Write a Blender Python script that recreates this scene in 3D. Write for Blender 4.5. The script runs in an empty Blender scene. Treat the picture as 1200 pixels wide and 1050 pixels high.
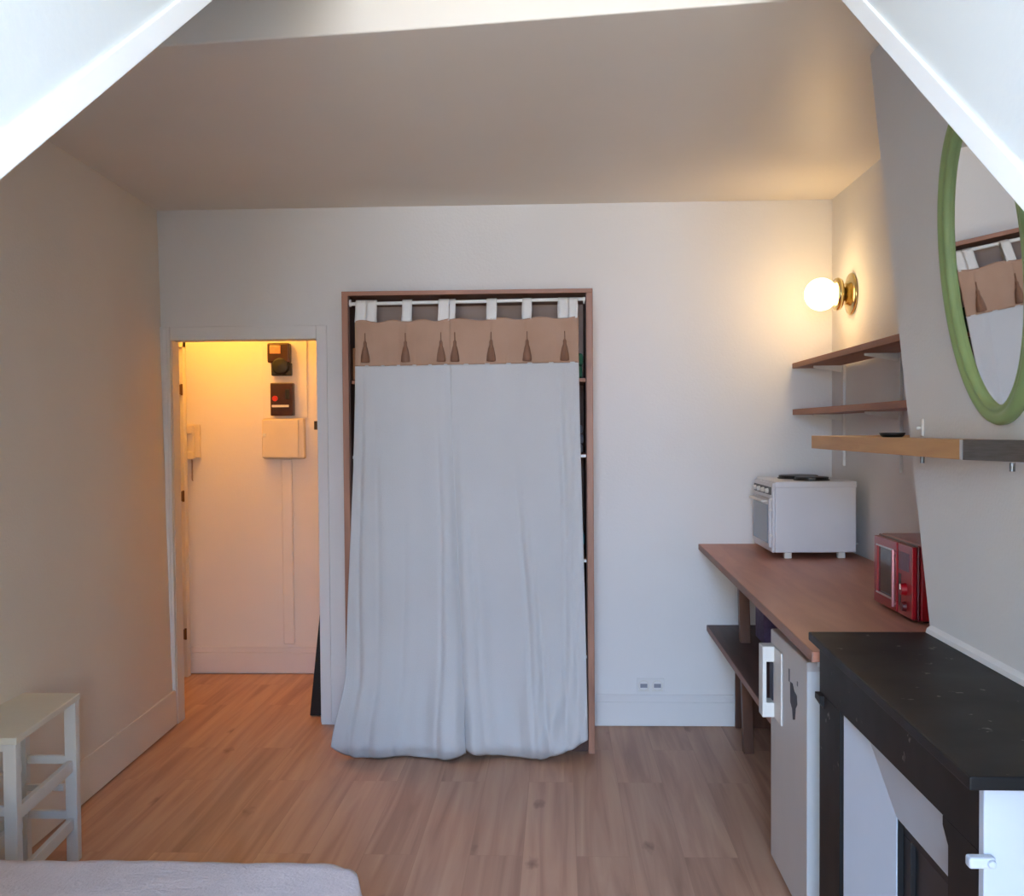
import bpy, bmesh, math, random
from mathutils import Vector, Matrix, noise
random.seed(7)
S = bpy.context.scene
COL = S.collection

# ------------------------------------------------------------------ materials
def new_mat(name):
    m = bpy.data.materials.new(name); m.use_nodes = True
    nt = m.node_tree; nt.nodes.clear()
    out = nt.nodes.new('ShaderNodeOutputMaterial'); b = nt.nodes.new('ShaderNodeBsdfPrincipled')
    nt.links.new(b.outputs[0], out.inputs[0])
    return m, nt, b

def lin(c):
    return tuple((x/12.92 if x <= .04045 else ((x+.055)/1.055)**2.4) for x in c) + (1,)

def paint(name, c, rough=.6, var=.04, scale=3., bump=.0, bscale=60., metal=0., c2=None, stretch=(1, 1, 1), sheen=0., coat=0.):
    """noise-varied solid material; c in sRGB"""
    m, nt, b = new_mat(name)
    N = nt.nodes.new; L = nt.links.new
    tc = N('ShaderNodeTexCoord'); mp = N('ShaderNodeMapping'); mp.inputs['Scale'].default_value = stretch
    L(tc.outputs['Object'], mp.inputs[0])
    n = N('ShaderNodeTexNoise'); n.inputs['Scale'].default_value = scale; n.inputs['Detail'].default_value = 5
    L(mp.outputs[0], n.inputs['Vector'])
    r = N('ShaderNodeValToRGB')
    lo = tuple(max(0, x-var) for x in c) if c2 is None else c2
    r.color_ramp.elements[0].color = lin(lo); r.color_ramp.elements[0].position = .3
    r.color_ramp.elements[1].color = lin(c); r.color_ramp.elements[1].position = .65
    L(n.outputs[0], r.inputs[0]); L(r.outputs[0], b.inputs['Base Color'])
    b.inputs['Roughness'].default_value = rough; b.inputs['Metallic'].default_value = metal
    if sheen: b.inputs['Sheen Weight'].default_value = sheen
    if coat: b.inputs['Coat Weight'].default_value = coat; b.inputs['Coat Roughness'].default_value = .15
    if bump:
        n2 = N('ShaderNodeTexNoise'); n2.inputs['Scale'].default_value = bscale; n2.inputs['Detail'].default_value = 3
        L(mp.outputs[0], n2.inputs['Vector'])
        bp = N('ShaderNodeBump'); bp.inputs['Strength'].default_value = bump; bp.inputs['Distance'].default_value = .01
        L(n2.outputs[0], bp.inputs['Height']); L(bp.outputs[0], b.inputs['Normal'])
    return m

def wood(name, c1, c2, axis='Y', rough=.45, scale=6., coat=0., knots=False):
    m, nt, b = new_mat(name)
    N = nt.nodes.new; L = nt.links.new
    tc = N('ShaderNodeTexCoord'); mp = N('ShaderNodeMapping')
    s = {'X': (.12, 1, 1), 'Y': (1, .12, 1), 'Z': (1, 1, .12)}[axis]
    mp.inputs['Scale'].default_value = s
    L(tc.outputs['Object'], mp.inputs[0])
    n = N('ShaderNodeTexNoise'); n.inputs['Scale'].default_value = scale*4; n.inputs['Detail'].default_value = 8; n.inputs['Distortion'].default_value = .6
    L(mp.outputs[0], n.inputs['Vector'])
    r = N('ShaderNodeValToRGB'); r.color_ramp.elements[0].position = .32; r.color_ramp.elements[1].position = .68
    r.color_ramp.elements[0].color = lin(c2); r.color_ramp.elements[1].color = lin(c1)
    L(n.outputs[0], r.inputs[0]); L(r.outputs[0], b.inputs['Base Color'])
    b.inputs['Roughness'].default_value = rough
    if coat: b.inputs['Coat Weight'].default_value = coat
    bp = N('ShaderNodeBump'); bp.inputs['Strength'].default_value = .12; bp.inputs['Distance'].default_value = .004
    L(n.outputs[0], bp.inputs['Height']); L(bp.outputs[0], b.inputs['Normal'])
    return m

def floor_mat():
    m, nt, b = new_mat('laminate_floor')
    N = nt.nodes.new; L = nt.links.new
    tc = N('ShaderNodeTexCoord'); sp = N('ShaderNodeSeparateXYZ'); cb = N('ShaderNodeCombineXYZ')
    L(tc.outputs['Object'], sp.inputs[0]); L(sp.outputs['Y'], cb.inputs['X']); L(sp.outputs['X'], cb.inputs['Y'])
    br = N('ShaderNodeTexBrick')
    br.offset = .37; br.offset_frequency = 2
    br.inputs['Scale'].default_value = 1; br.inputs['Brick Width'].default_value = 1.28; br.inputs['Row Height'].default_value = .193
    br.inputs['Mortar Size'].default_value = .0012; br.inputs['Mortar Smooth'].default_value = .4; br.inputs['Bias'].default_value = 0.
    br.inputs['Color1'].default_value = (0, 0, 0, 1); br.inputs['Color2'].default_value = (1, 1, 1, 1); br.inputs['Mortar'].default_value = (.35, .35, .35, 1)
    L(cb.outputs[0], br.inputs['Vector'])
    # grain, offset per plank
    ad = N('ShaderNodeVectorMath'); ad.operation = 'MULTIPLY_ADD'
    ad.inputs[1].default_value = (5, 5, 5)
    L(br.outputs['Color'], ad.inputs[0]); L(tc.outputs['Object'], ad.inputs[2])
    mp = N('ShaderNodeMapping'); mp.inputs['Scale'].default_value = (7, .33, 1)
    L(ad.outputs[0], mp.inputs[0])
    g = N('ShaderNodeTexNoise'); g.inputs['Scale'].default_value = 2.2; g.inputs['Detail'].default_value = 5; g.inputs['Distortion'].default_value = .9
    L(mp.outputs[0], g.inputs['Vector'])
    r = N('ShaderNodeValToRGB')
    e = r.color_ramp.elements
    e[0].position = .25; e[0].color = lin((.61, .455, .37)); e[1].position = .75; e[1].color = lin((.80, .65, .54))
    k = e.new(.5); k.color = lin((.735, .57, .47))
    L(g.outputs[0], r.inputs[0])
    # plank tone
    tone = N('ShaderNodeMapRange'); tone.inputs['To Min'].default_value = .92; tone.inputs['To Max'].default_value = 1.06
    L(br.outputs['Color'], tone.inputs['Value'])
    mu = N('ShaderNodeMix'); mu.data_type = 'RGBA'; mu.blend_type = 'MULTIPLY'; mu.inputs['Factor'].default_value = 1
    L(r.outputs[0], mu.inputs['A']); L(tone.outputs[0], mu.inputs['B'])
    # knots
    mk = N('ShaderNodeMapping'); mk.inputs['Scale'].default_value = (3.1, 1.25, 1); L(ad.outputs[0], mk.inputs[0])
    v = N('ShaderNodeTexVoronoi'); v.inputs['Scale'].default_value = 1.5; v.inputs['Randomness'].default_value = 1
    nz = N('ShaderNodeTexNoise'); nz.inputs['Scale'].default_value = 14
    L(mk.outputs[0], nz.inputs['Vector'])
    av = N('ShaderNodeVectorMath'); av.operation = 'MULTIPLY_ADD'; av.inputs[1].default_value = (.12, .12, .12)
    L(nz.outputs['Color'], av.inputs[0]); L(mk.outputs[0], av.inputs[2]); L(av.outputs[0], v.inputs['Vector'])
    kr = N('ShaderNodeValToRGB'); kr.color_ramp.elements[0].position = .02; kr.color_ramp.elements[1].position = .13
    kr.color_ramp.elements[0].color = (.42, .34, .33, 1); kr.color_ramp.elements[1].color = (1, 1, 1, 1)
    L(v.outputs['Distance'], kr.inputs[0])
    mu2 = N('ShaderNodeMix'); mu2.data_type = 'RGBA'; mu2.blend_type = 'MULTIPLY'; mu2.inputs['Factor'].default_value = .8
    L(mu.outputs['Result'], mu2.inputs['A']); L(kr.outputs[0], mu2.inputs['B'])
    # joints
    mx = N('ShaderNodeMix'); mx.data_type = 'RGBA'; L(br.outputs['Fac'], mx.inputs['Factor'])
    L(mu2.outputs['Result'], mx.inputs['A']); mx.inputs['B'].default_value = lin((.66, .505, .41))
    L(mx.outputs['Result'], b.inputs['Base Color'])
    b.inputs['Roughness'].default_value = .42; b.inputs['Specular IOR Level'].default_value = .4
    bp = N('ShaderNodeBump'); bp.inputs['Strength'].default_value = .08; bp.inputs['Distance'].default_value = .003
    L(g.outputs[0], bp.inputs['Height']); L(bp.outputs[0], b.inputs['Normal'])
    return m

def marble():
    """black stone with chips and scuffs"""
    m, nt, b = new_mat('black_marble')
    N = nt.nodes.new; L = nt.links.new
    tc = N('ShaderNodeTexCoord')
    n = N('ShaderNodeTexNoise'); n.inputs['Scale'].default_value = 5; n.inputs['Detail'].default_value = 6
    L(tc.outputs['Object'], n.inputs['Vector'])
    r = N('ShaderNodeValToRGB'); r.color_ramp.elements[0].color = lin((.03, .035, .05)); r.color_ramp.elements[1].color = lin((.095, .09, .088))
    L(n.outputs[0], r.inputs[0])
    v = N('ShaderNodeTexVoronoi'); v.inputs['Scale'].default_value = 16
    n2 = N('ShaderNodeTexNoise'); n2.inputs['Scale'].default_value = 45; L(tc.outputs['Object'], n2.inputs['Vector'])
    av = N('ShaderNodeVectorMath'); av.operation = 'MULTIPLY_ADD'; av.inputs[1].default_value = (.05, .05, .05)
    L(n2.outputs['Color'], av.inputs[0]); L(tc.outputs['Object'], av.inputs[2]); L(av.outputs[0], v.inputs['Vector'])
    d = N('ShaderNodeValToRGB'); d.color_ramp.elements[0].position = .07; d.color_ramp.elements[1].position = .13
    d.color_ramp.elements[0].color = (1, 1, 1, 1); d.color_ramp.elements[1].color = (0, 0, 0, 1)
    L(v.outputs['Distance'], d.inputs[0])
    n3 = N('ShaderNodeTexNoise'); n3.inputs['Scale'].default_value = 3.5; L(tc.outputs['Object'], n3.inputs['Vector'])
    d3 = N('ShaderNodeValToRGB'); d3.color_ramp.elements[0].position = .44; d3.color_ramp.elements[1].position = .52
    L(n3.outputs[0], d3.inputs[0])
    mm = N('ShaderNodeMath'); mm.operation = 'MULTIPLY'; L(d.outputs[0], mm.inputs[0]); L(d3.outputs[0], mm.inputs[1])
    mx = N('ShaderNodeMix'); mx.data_type = 'RGBA'; L(mm.outputs[0], mx.inputs['Factor']); L(r.outputs[0], mx.inputs['A'])
    mx.inputs['B'].default_value = lin((.45, .43, .42)); L(mx.outputs['Result'], b.inputs['Base Color'])
    rr = N('ShaderNodeMapRange'); rr.inputs['To Min'].default_value = .38; rr.inputs['To Max'].default_value = .6; b.inputs['Specular IOR Level'].default_value = .25
    L(n.outputs[0], rr.inputs['Value']); L(rr.outputs[0], b.inputs['Roughness'])
    return m

def emit(name, c, strength):
    m = bpy.data.materials.new(name); m.use_nodes = True; nt = m.node_tree; nt.nodes.clear()
    o = nt.nodes.new('ShaderNodeOutputMaterial'); e = nt.nodes.new('ShaderNodeEmission')
    e.inputs[0].default_value = lin(c); e.inputs[1].default_value = strength; nt.links.new(e.outputs[0], o.inputs[0]); return m

M = {}
M['wall'] = paint('white_wall_paint', (.88, .877, .868), .75, .02, 1.2, .12, 90)
M['wall_left'] = paint('cream_wall_paint', (.90, .865, .81), .75, .02, 1.2, .12, 90)
M['hall'] = paint('hall_wall_paint', (.88, .85, .82), .7, .02, 1.2, .1, 90)
M['ceiling'] = paint('ceiling_paint', (.90, .88, .84), .44, .02, .9, .06, 18)
M['cheek'] = paint('dormer_paint', (.835, .845, .835), .75, .015, 2, .05, 60)
M['trimw'] = paint('white_gloss_trim', (.90, .90, .895), .45, .02, 4)
M['insert'] = paint('pale_blue_grey_paint', (.72, .745, .78), .5, .02, 4)
M['trimc'] = paint('cream_trim', (.86, .83, .81), .5, .02, 4)
M['bead'] = paint('bead_rim_highlight', (.96, .96, .95), .5, .01, 4)  # lighter than the cheeks: the rim highlight is put into the colour
M['floor'] = floor_mat()
M['black'] = marble()
M['worktop'] = wood('worktop_wood', (.75, .51, .41), (.66, .43, .345), 'Y', .42, 3)
M['worktop_edge'] = wood('worktop_edge_wood', (.62, .45, .38), (.50, .35, .29), 'Y', .5, 3)
M['dark_wood'] = wood('dark_brown_wood', (.42, .27, .19), (.29, .18, .13), 'Z', .5, 4)
M['dark_shelf'] = wood('dark_shelf_wood', (.36, .27, .25), (.27, .20, .18), 'Y', .5, 4)
M['shelf'] = wood('brown_shelf_wood', (.66, .41, .26), (.54, .32, .20), 'Y', .5, 4)
M['pine'] = wood('orange_pine', (.80, .60, .36), (.70, .49, .27), 'Y', .45, 4)
M['frame_wood'] = wood('wardrobe_frame_wood', (.66, .46, .36), (.54, .36, .27), 'Z', .5, 5)
M['frame_woodx'] = wood('wardrobe_top_wood', (.66, .46, .36), (.54, .36, .27), 'X', .5, 5)
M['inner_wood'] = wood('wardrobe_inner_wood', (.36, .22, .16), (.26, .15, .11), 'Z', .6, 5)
M['crate_wood'] = wood('crate_wood', (.66, .42, .24), (.54, .33, .18), 'X', .6, 5)
M['grey_metal'] = paint('brushed_grey_metal', (.50, .51, .52), .38, .06, 20, metal=.75, stretch=(1, 1, 12))
M['silver'] = paint('pale_metal', (.85, .85, .85), .3, .03, 10, metal=.8)
M['bracket'] = paint('white_bracket_metal', (.86, .85, .83), .4, .02, 8)
M['curtain'] = paint('white_curtain_cotton', (.765, .76, .755), .9, .02, 2, .25, 240, sheen=.1)
M['tab'] = paint('white_tab_cotton', (.88, .87, .85), .9, .02, 2, .2, 240)
M['beige'] = paint('beige_band_cotton', (.70, .565, .475), .9, .04, 4, .25, 260)
M['tassel'] = paint('brown_tassel_thread', (.54, .40, .32), .95, .05, 30, .4, 200, stretch=(1, 1, .1))
M['rod'] = paint('white_rod', (.90, .89, .87), .35, .02, 5)
M['appliance'] = paint('white_enamel', (.83, .83, .84), .32, .015, 5, coat=.2)
M['fridge'] = paint('fridge_enamel', (.80, .79, .78), .4, .015, 5)
M['fridge_side'] = paint('fridge_white', (.87, .88, .88), .4, .015, 5)
M['plastic_w'] = paint('offwhite_plastic', (.86, .85, .82), .4, .02, 8)
M['plastic_cream'] = paint('cream_plastic', (.86, .80, .70), .45, .02, 8)
M['dark'] = paint('black_plastic', (.07, .07, .075), .4, .02, 10)
M['darkmetal'] = paint('black_iron', (.09, .09, .10), .5, .03, 12)
M['hearth'] = paint('soot_black', (.035, .035, .04), .8, .01, 6)
M['bluemetal'] = paint('dark_blue_grey_metal', (.14, .16, .19), .35, .03, 8, metal=.4)
M['glass_dark'] = paint('dark_oven_glass', (.12, .13, .12), .12, .02, 5)
M['glass_sheen'] = paint('oven_glass_sheen', (.36, .42, .48), .12, .03, 5)  # pale blue puts the oven door's reflection into the glass colour
M['red'] = paint('red_plastic', (.60, .04, .10), .3, .04, 6, coat=.3)
M['darkred'] = paint('dark_red_plastic', (.34, .03, .06), .35, .03, 6)
M['purple_panel'] = paint('mauve_display', (.36, .20, .28), .3, .04, 30)
M['green'] = paint('green_painted_wood', (.57, .66, .44), .45, .04, 9)
M['brass'] = paint('polished_brass', (.88, .80, .58), .22, .06, 12, metal=1.)
M['hinge'] = paint('aged_bronze', (.48, .34, .20), .45, .05, 20, metal=.6)
M['blackbox'] = paint('brown_black_bakelite', (.22, .08, .055), .35, .05, 30)
M['meterglass'] = paint('meter_window', (.80, .58, .46), .2, .08, 60)
M['redbutton'] = paint('red_button', (.75, .2, .18), .3, .03, 10)
M['table'] = paint('white_table_lacquer', (.86, .86, .84), .45, .02, 5)
M['table_top'] = paint('ivory_table_top', (.86, .85, .79), .4, .02, 5)
M['bedspread'] = paint('pale_lilac_bedspread', (.80, .735, .72), .95, .06, 7, .5, 90, sheen=.2)
M['mattress'] = paint('mattress_fabric', (.8, .79, .78), .9)
M['teal'] = paint('teal_cloth', (.12, .42, .48), .9, .05, 14, .3, 80)
M['greencloth'] = paint('green_cloth', (.20, .38, .28), .9, .05, 14, .3, 80)
M['navy'] = paint('navy_cloth', (.11, .18, .28), .9, .04, 14, .3, 80)
M['browncloth'] = paint('dark_brown_cloth', (.20, .11, .09), .9, .04, 14, .3, 80)
M['greycloth'] = paint('grey_cloth', (.40, .39, .42), .9, .06, 14, .3, 80)
M['lilac'] = paint('lilac_card', (.45, .37, .50), .7, .06, 40)
M['sticker'] = paint('dark_sticker', (.15, .13, .19), .5, .04, 90)
M['greysticker'] = paint('grey_sticker', (.42, .42, .43), .5, .04, 90)

m, nt, b = new_mat('mirror_glass')
b.inputs['Base Color'].default_value = (.90, .91, .90, 1); b.inputs['Metallic'].default_value = 1; b.inputs['Roughness'].default_value = .015
M['mirror'] = m
M['globe'] = emit('lit_opal_globe', (1., .84, .60), 22)
M['hall_globe'] = emit('lit_hall_globe', (1., .70, .25), 55)

# ------------------------------------------------------------------ mesh helpers
class MB:
    def __init__(s): s.bm = bmesh.new()
    def _add(s, verts, faces):
        vs = [s.bm.verts.new(v) for v in verts]
        for f in faces:
            try: s.bm.faces.new([vs[i] for i in f])
            except ValueError: pass
        return vs
    def box(s, x0, x1, y0, y1, z0, z1, rot=None, piv=None):
        P = [Vector((x, y, z)) for z in (z0, z1) for y in (y0, y1) for x in (x0, x1)]
        if rot is not None:
            p = Vector(piv) if piv else Vector(((x0+x1)/2, (y0+y1)/2, (z0+z1)/2))
            P = [rot @ (v-p) + p for v in P]
        s._add(P, [(0, 2, 3, 1), (4, 5, 7, 6), (0, 1, 5, 4), (2, 6, 7, 3), (0, 4, 6, 2), (1, 3, 7, 5)])
        return s
    def hexa(s, pts):
        """8 points: bottom ring of 4 then top ring of 4"""
        s._add(pts, [(3, 2, 1, 0), (4, 5, 6, 7), (0, 1, 5, 4), (1, 2, 6, 5), (2, 3, 7, 6), (3, 0, 4, 7)]); return s
    def prism(s, poly, ax, a, b):
        """polygon of 2-tuples extruded along axis ax from a to b"""
        def mk(p, t):
            q = list(p); q.insert(ax, t); return Vector(q)
        n = len(poly)
        V = [mk(p, a) for p in poly] + [mk(p, b) for p in poly]
        F = [tuple(range(n))[::-1], tuple(range(n, 2*n))] + [(i, (i+1) % n, n+(i+1) % n, n+i) for i in range(n)]
        s._add(V, F); return s
    def cyl(s, p0, p1, r0, r1=None, n=20, cap=True):
        r1 = r0 if r1 is None else r1
        p0, p1 = Vector(p0), Vector(p1); d = (p1-p0).normalized()
        a = d.orthogonal().normalized(); c = d.cross(a)
        V = []
        for p, r in ((p0, r0), (p1, r1)):
            for i in range(n):
                t = 2*math.pi*i/n; V.append(p + (a*math.cos(t) + c*math.sin(t))*r)
        F = [(i, (i+1) % n, n+(i+1) % n, n+i) for i in range(n)]
        if cap: F += [tuple(range(n))[::-1], tuple(range(n, 2*n))]
        s._add(V, F); return s
    def lathe(s, o, d, prof, n=32):
        """profile of (distance along d, radius)"""
        o, d = Vector(o), Vector(d).normalized(); a = d.orthogonal().normalized(); c = d.cross(a)
        V = []; k = len(prof)
        for t, r in prof:
            for i in range(n):
                w = 2*math.pi*i/n; V.append(o + d*t + (a*math.cos(w)+c*math.sin(w))*max(r, .0004))
        F = [(j*n+i, j*n+(i+1) % n, (j+1)*n+(i+1) % n, (j+1)*n+i) for j in range(k-1) for i in range(n)]
        F += [tuple(range(n))[::-1], tuple(range((k-1)*n, k*n))]
        s._add(V, F); return s
    def tube(s, pts, r, n=10):
        pts = [Vector(p) for p in pts]; V = []; ref = None
        for i, p in enumerate(pts):
            d = (pts[min(i+1, len(pts)-1)] - pts[max(i-1, 0)]).normalized()
            if ref is None: ref = d.orthogonal().normalized()
            a = (ref - d*ref.dot(d)).normalized(); ref = a; c = d.cross(a)
            for k in range(n):
                t = 2*math.pi*k/n; V.append(p+(a*math.cos(t)+c*math.sin(t))*r)
        m = len(pts)
        F = [(j*n+i, j*n+(i+1) % n, (j+1)*n+(i+1) % n, (j+1)*n+i) for j in range(m-1) for i in range(n)]
        F += [tuple(range(n))[::-1], tuple(range((m-1)*n, m*n))]
        s._add(V, F); return s
    def grid(s, fn, nu, nv, thick=0.):
        V = [Vector(fn(i/nu, j/nv)) for j in range(nv+1) for i in range(nu+1)]
        s._add(V, [(j*(nu+1)+i, j*(nu+1)+i+1, (j+1)*(nu+1)+i+1, (j+1)*(nu+1)+i) for j in range(nv) for i in range(nu)])
        return s
    def build(s, name, mat, parent=None, bevel=0., seg=2, smooth=False, solid=0., subs=0):
        bmesh.ops.recalc_face_normals(s.bm, faces=s.bm.faces)
        me = bpy.data.meshes.new(name)
        loc = Vector((0, 0, 0))
        if parent is not None: loc = Vector(parent['_o'])
        else:
            xs = [v.co for v in s.bm.verts]
            lo = Vector((min(v.x for v in xs), min(v.y for v in xs), min(v.z for v in xs))); hi = Vector((max(v.x for v in xs), max(v.y for v in xs), max(v.z for v in xs)))
            loc = Vector(((lo.x+hi.x)/2, (lo.y+hi.y)/2, lo.z))
        bmesh.ops.translate(s.bm, vec=-loc, verts=s.bm.verts)
        s.bm.to_mesh(me); s.bm.free()
        o = bpy.data.objects.new(name, me); COL.objects.link(o)
        if parent is not None:
            o.parent = parent; o['_o'] = tuple(loc)
        else:
            o.location = loc; o['_o'] = tuple(loc)
        me.materials.append(mat)
        if smooth:
            for p in me.polygons: p.use_smooth = True
        if solid:
            md = o.modifiers.new('solid', 'SOLIDIFY'); md.thickness = solid; md.offset = 0
        if bevel:
            md = o.modifiers.new('bevel', 'BEVEL'); md.width = bevel; md.segments = seg; md.limit_method = 'ANGLE'; md.angle_limit = .6
        if subs:
            md = o.modifiers.new('sub', 'SUBSURF'); md.levels = subs; md.render_levels = subs
        return o

def thing(name, loc, label, cat, group=None):
    o = bpy.data.objects.new(name, None); COL.objects.link(o); o.location = loc; o['_o'] = tuple(loc)
    o.empty_display_size = .05
    return tag(o, label, cat, group)
def tag(o, label, cat, group=None, kind=None):
    o['label'] = label; o['category'] = cat
    if group: o['group'] = group
    if kind: o['kind'] = kind
    return o
def struct(o, label):
    o['kind'] = 'structure'; o['label'] = label; o['category'] = o.name.split('_')[0]; return o
def sub(name, loc_parent):   # an Empty used as a part root is not needed; kept for clarity
    return loc_parent

def B(*a): return MB().box(*a)

# ------------------------------------------------------------------ room shell
CZ = 2.69
WL = lambda y, z=0.: -2.03 - .0195*z + (.035+.009*z)*(5.5-y)      # inner face of the left wall
struct(B(-2.6, 1.55, -1.8, 6.85, -.1, 0).build('floor', M['floor']), 'light oak laminate floor with long planks')

wb = MB()
wb.box(-2.55, -2.018, 5.5, 5.6, 0, 2.80)
wb.box(-1.252, 1.50, 5.5, 5.6, 0, 2.80)
wb.box(-2.018, -1.252, 5.5, 5.6, 2.015, 2.80)
struct(wb.build('wall_back', M['wall']), 'white back wall with the hall doorway and the wardrobe against it')
struct(MB().hexa([(WL(y, z)-a, y, z) for z in (0, 2.95) for y, a in ((5.5, .12), (5.5, 0), (-1.6, 0), (-1.6, .12))]).build('wall_left', M['wall_left']), 'cream left wall')
struct(B(1.39, 1.51, -1.6, 5.5, 0, 2.95).build('wall_right', M['wall']), 'white right wall behind the wall shelves')
# chimney breast: far side leans away towards the ceiling
struct(MB().prism([(1.72, 0), (2.83, 0), (2.83, 1.0), (3.39, CZ), (1.72, CZ)], 0, .97, 1.39).build('wall_chimney', M['wall'], bevel=.004), 'white chimney breast that carries the oval mirror')
# main ceiling; its front edge forms the lit step above the dormer
struct(MB().prism([(-2.2, 3.29), (-1.19, 3.175), (-.371, 3.078), (.639, 2.94), (1.5, 2.82), (1.5, 5.55), (-2.2, 5.55)], 2, CZ, 2.95).build('ceiling', M['ceiling'], bevel=.006), 'matt ceiling of the room with a step near the window')
struct(B(-2.2, 1.55, -1.7, 3.3, 2.95, 3.05).build('ceiling_raised', M['wall']), 'raised ceiling above the dormer')
# sloped attic ceiling either side of the dormer (solid above the slope; its inner side is the dormer cheek)
def slope(x0, x1, y0, z0, k, name, label):
    zA = z0 + k*(-1.6-y0); yT = y0 + (2.95-z0)/k
    struct(MB().prism([(-1.6, zA), (yT, 2.95), (-1.6, 2.95)], 0, x0, x1).build(name, M['cheek'], bevel=.004), label)
slope(-1.84, -.55, 1.039, 1.795, .658, 'wall_dormer_left', 'white dormer cheek, left')
slope(.5, 1.39, 1.175, 1.776, .698, 'wall_dormer_right', 'white dormer cheek, right')
# beads along the cheek edges; whiter paint stands in for the bright rim
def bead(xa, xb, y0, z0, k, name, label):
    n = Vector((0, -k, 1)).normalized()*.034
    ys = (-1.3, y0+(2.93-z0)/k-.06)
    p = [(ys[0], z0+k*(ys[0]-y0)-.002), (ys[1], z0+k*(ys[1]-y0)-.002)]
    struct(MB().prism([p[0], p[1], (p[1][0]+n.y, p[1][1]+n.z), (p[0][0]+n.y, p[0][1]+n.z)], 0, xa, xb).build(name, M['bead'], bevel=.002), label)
bead(-.551, -.545, 1.039, 1.795, .658, 'trim_1', 'bead along the left dormer edge, painted whiter to imitate its bright rim')
bead(.495, .501, 1.175, 1.776, .698, 'trim_2', 'bead along the right dormer edge, painted whiter to imitate its bright rim')
wf = MB()
wf.box(-1.95, 1.5, -1.72, -1.6, 0, .8); wf.box(-1.95, -.53, -1.72, -1.6, .8, 2.95); wf.box(.48, 1.5, -1.72, -1.6, .8, 2.95); wf.box(-.53, .48, -1.72, -1.6, 2.6, 2.95)
struct(wf.build('wall_front', M['wall']), 'white window wall')
# hall
struct(B(-2.47, -2.36, 5.6, 6.78, 0, 2.6).build('wall_hall_left', M['hall']), 'hall wall with the entrance door')
struct(B(-2.36, -.7, 6.66, 6.78, 0, 2.6).build('wall_hall_back', M['hall']), 'hall wall with the electric meter')
struct(B(-.8, -.7, 5.6, 6.66, 0, 2.6).build('wall_hall_right', M['hall']), 'hall wall on the right')
struct(B(-2.47, -.7, 5.6, 6.78, 2.6, 2.7).build('ceiling_hall', M['hall']), 'hall ceiling')

# baseboards
def base_back(x0, x1, name, label):
    bb = MB(); bb.box(x0, x1, 5.483, 5.4995, .007, .128); bb.prism([(5.4995, .128), (5.487, .128), (5.487, .158), (5.494, .166), (5.4995, .166)], 0, x0, x1)
    struct(bb.build(name, M['wall'], bevel=.002), label)
base_back(.185, .89, 'baseboard_back', 'white baseboard on the back wall below the double socket')
p = MB(); y0, y1 = .6, 5.475
p.hexa([(WL(y0)+.001, y0, .008), (WL(y0)+.019, y0, .008), (WL(y1)+.019, y1, .008), (WL(y1)+.001, y1, .008),
        (WL(y0)+.001, y0, .185), (WL(y0)+.012, y0, .185), (WL(y1)+.012, y1, .185), (WL(y1)+.001, y1, .185)])
struct(p.build('baseboard_left', M['wall_left'], bevel=.003), 'cream baseboard along the left wall')
q = MB(); q.box(-2.355, -.81, 6.64, 6.659, .008, .137); q.box(-2.355, -.81, 6.647, 6.659, .137, .172)
struct(q.build('baseboard_hall', M['trimc'], bevel=.003), 'pale baseboard in the hall')

# door casing of the hall opening (structure)
dc = MB()
dc.box(-2.076, -2.018, 5.478, 5.4995, .012, 2.085)
dc.box(-1.252, -1.197, 5.488, 5.4995, .012, 2.085)
dc.box(-2.018, -1.252, 5.484, 5.4995, 2.015, 2.085)
o = struct(dc.build('trim_3', M['wall'], bevel=.003), 'white casing around the hall doorway')
lb = MB(); lb.box(-2.020, -2.0145, 5.5, 5.6, 0.0, 2.012); struct(lb.build('trim_4', M['hall']), 'cream lining of the hall doorway')
struct(B(-2.052, -2.032, 5.470, 5.4775, .03, 2.07).build('trim_5', M['trimw'], bevel=.003), 'white moulding on the left doorway casing')

# ledge of white plaster where the mantel meets the breast
struct(MB().prism([(.97, 1.001), (.955, 1.001), (.958, 1.012), (.97, 1.02)], 1, 1.72, 2.82).build('trim_6', M['trimw']), 'white plaster fillet behind the black mantel')

# entrance door in the hall, seen edge-on on the left
dr = MB(); dr.box(-2.36, -2.342, 5.68, 6.50, .012, 2.05)
d = struct(dr.build('door_1', M['hall'], bevel=.003), 'cream entrance door on the left of the hall')
for z in (1.80, 1.14, .28):
    h = MB(); h.cyl((-2.330, 6.515, z-.035), (-2.330, 6.515, z+.035), .007); h.box(-2.341, -2.332, 6.49, 6.515, z-.03, z+.03)
    h.build('hinge', M['hinge'], d)
fr = MB(); fr.box(-2.36, -2.325, 6.53, 6.585, 0.006, 2.10); fr.box(-2.36, -2.325, 5.64, 6.585, 2.06, 2.12)
fr.build('door_frame', M['hall'], d, bevel=.003)

# ------------------------------------------------------------------ hall things
t = thing('intercom_handset', (-2.31, 6.62, 1.36), 'cream intercom handset with a hanging cord on the hall wall', 'intercom')
B(-2.352, -2.262, 6.632, 6.659, 1.375, 1.585).build('wall_plate', M['plastic_cream'], t, bevel=.006)
hb = MB(); hb.box(-2.335, -2.29, 6.597, 6.632, 1.37, 1.575); hb.box(-2.338, -2.287, 6.575, 6.6, 1.525, 1.58); hb.box(-2.338, -2.287, 6.575, 6.6, 1.365, 1.415)
hb.build('receiver', M['plastic_cream'], t, bevel=.008, seg=3)
c = MB(); c.tube([(-2.305+.006*math.sin(i*2.6), 6.61+.006*math.cos(i*2.6), 1.37-.0055*i) for i in range(26)], .0035, 6)
c.build('cord', paint('brown_cord', (.50, .36, .24), .6), t, smooth=True)

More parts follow.
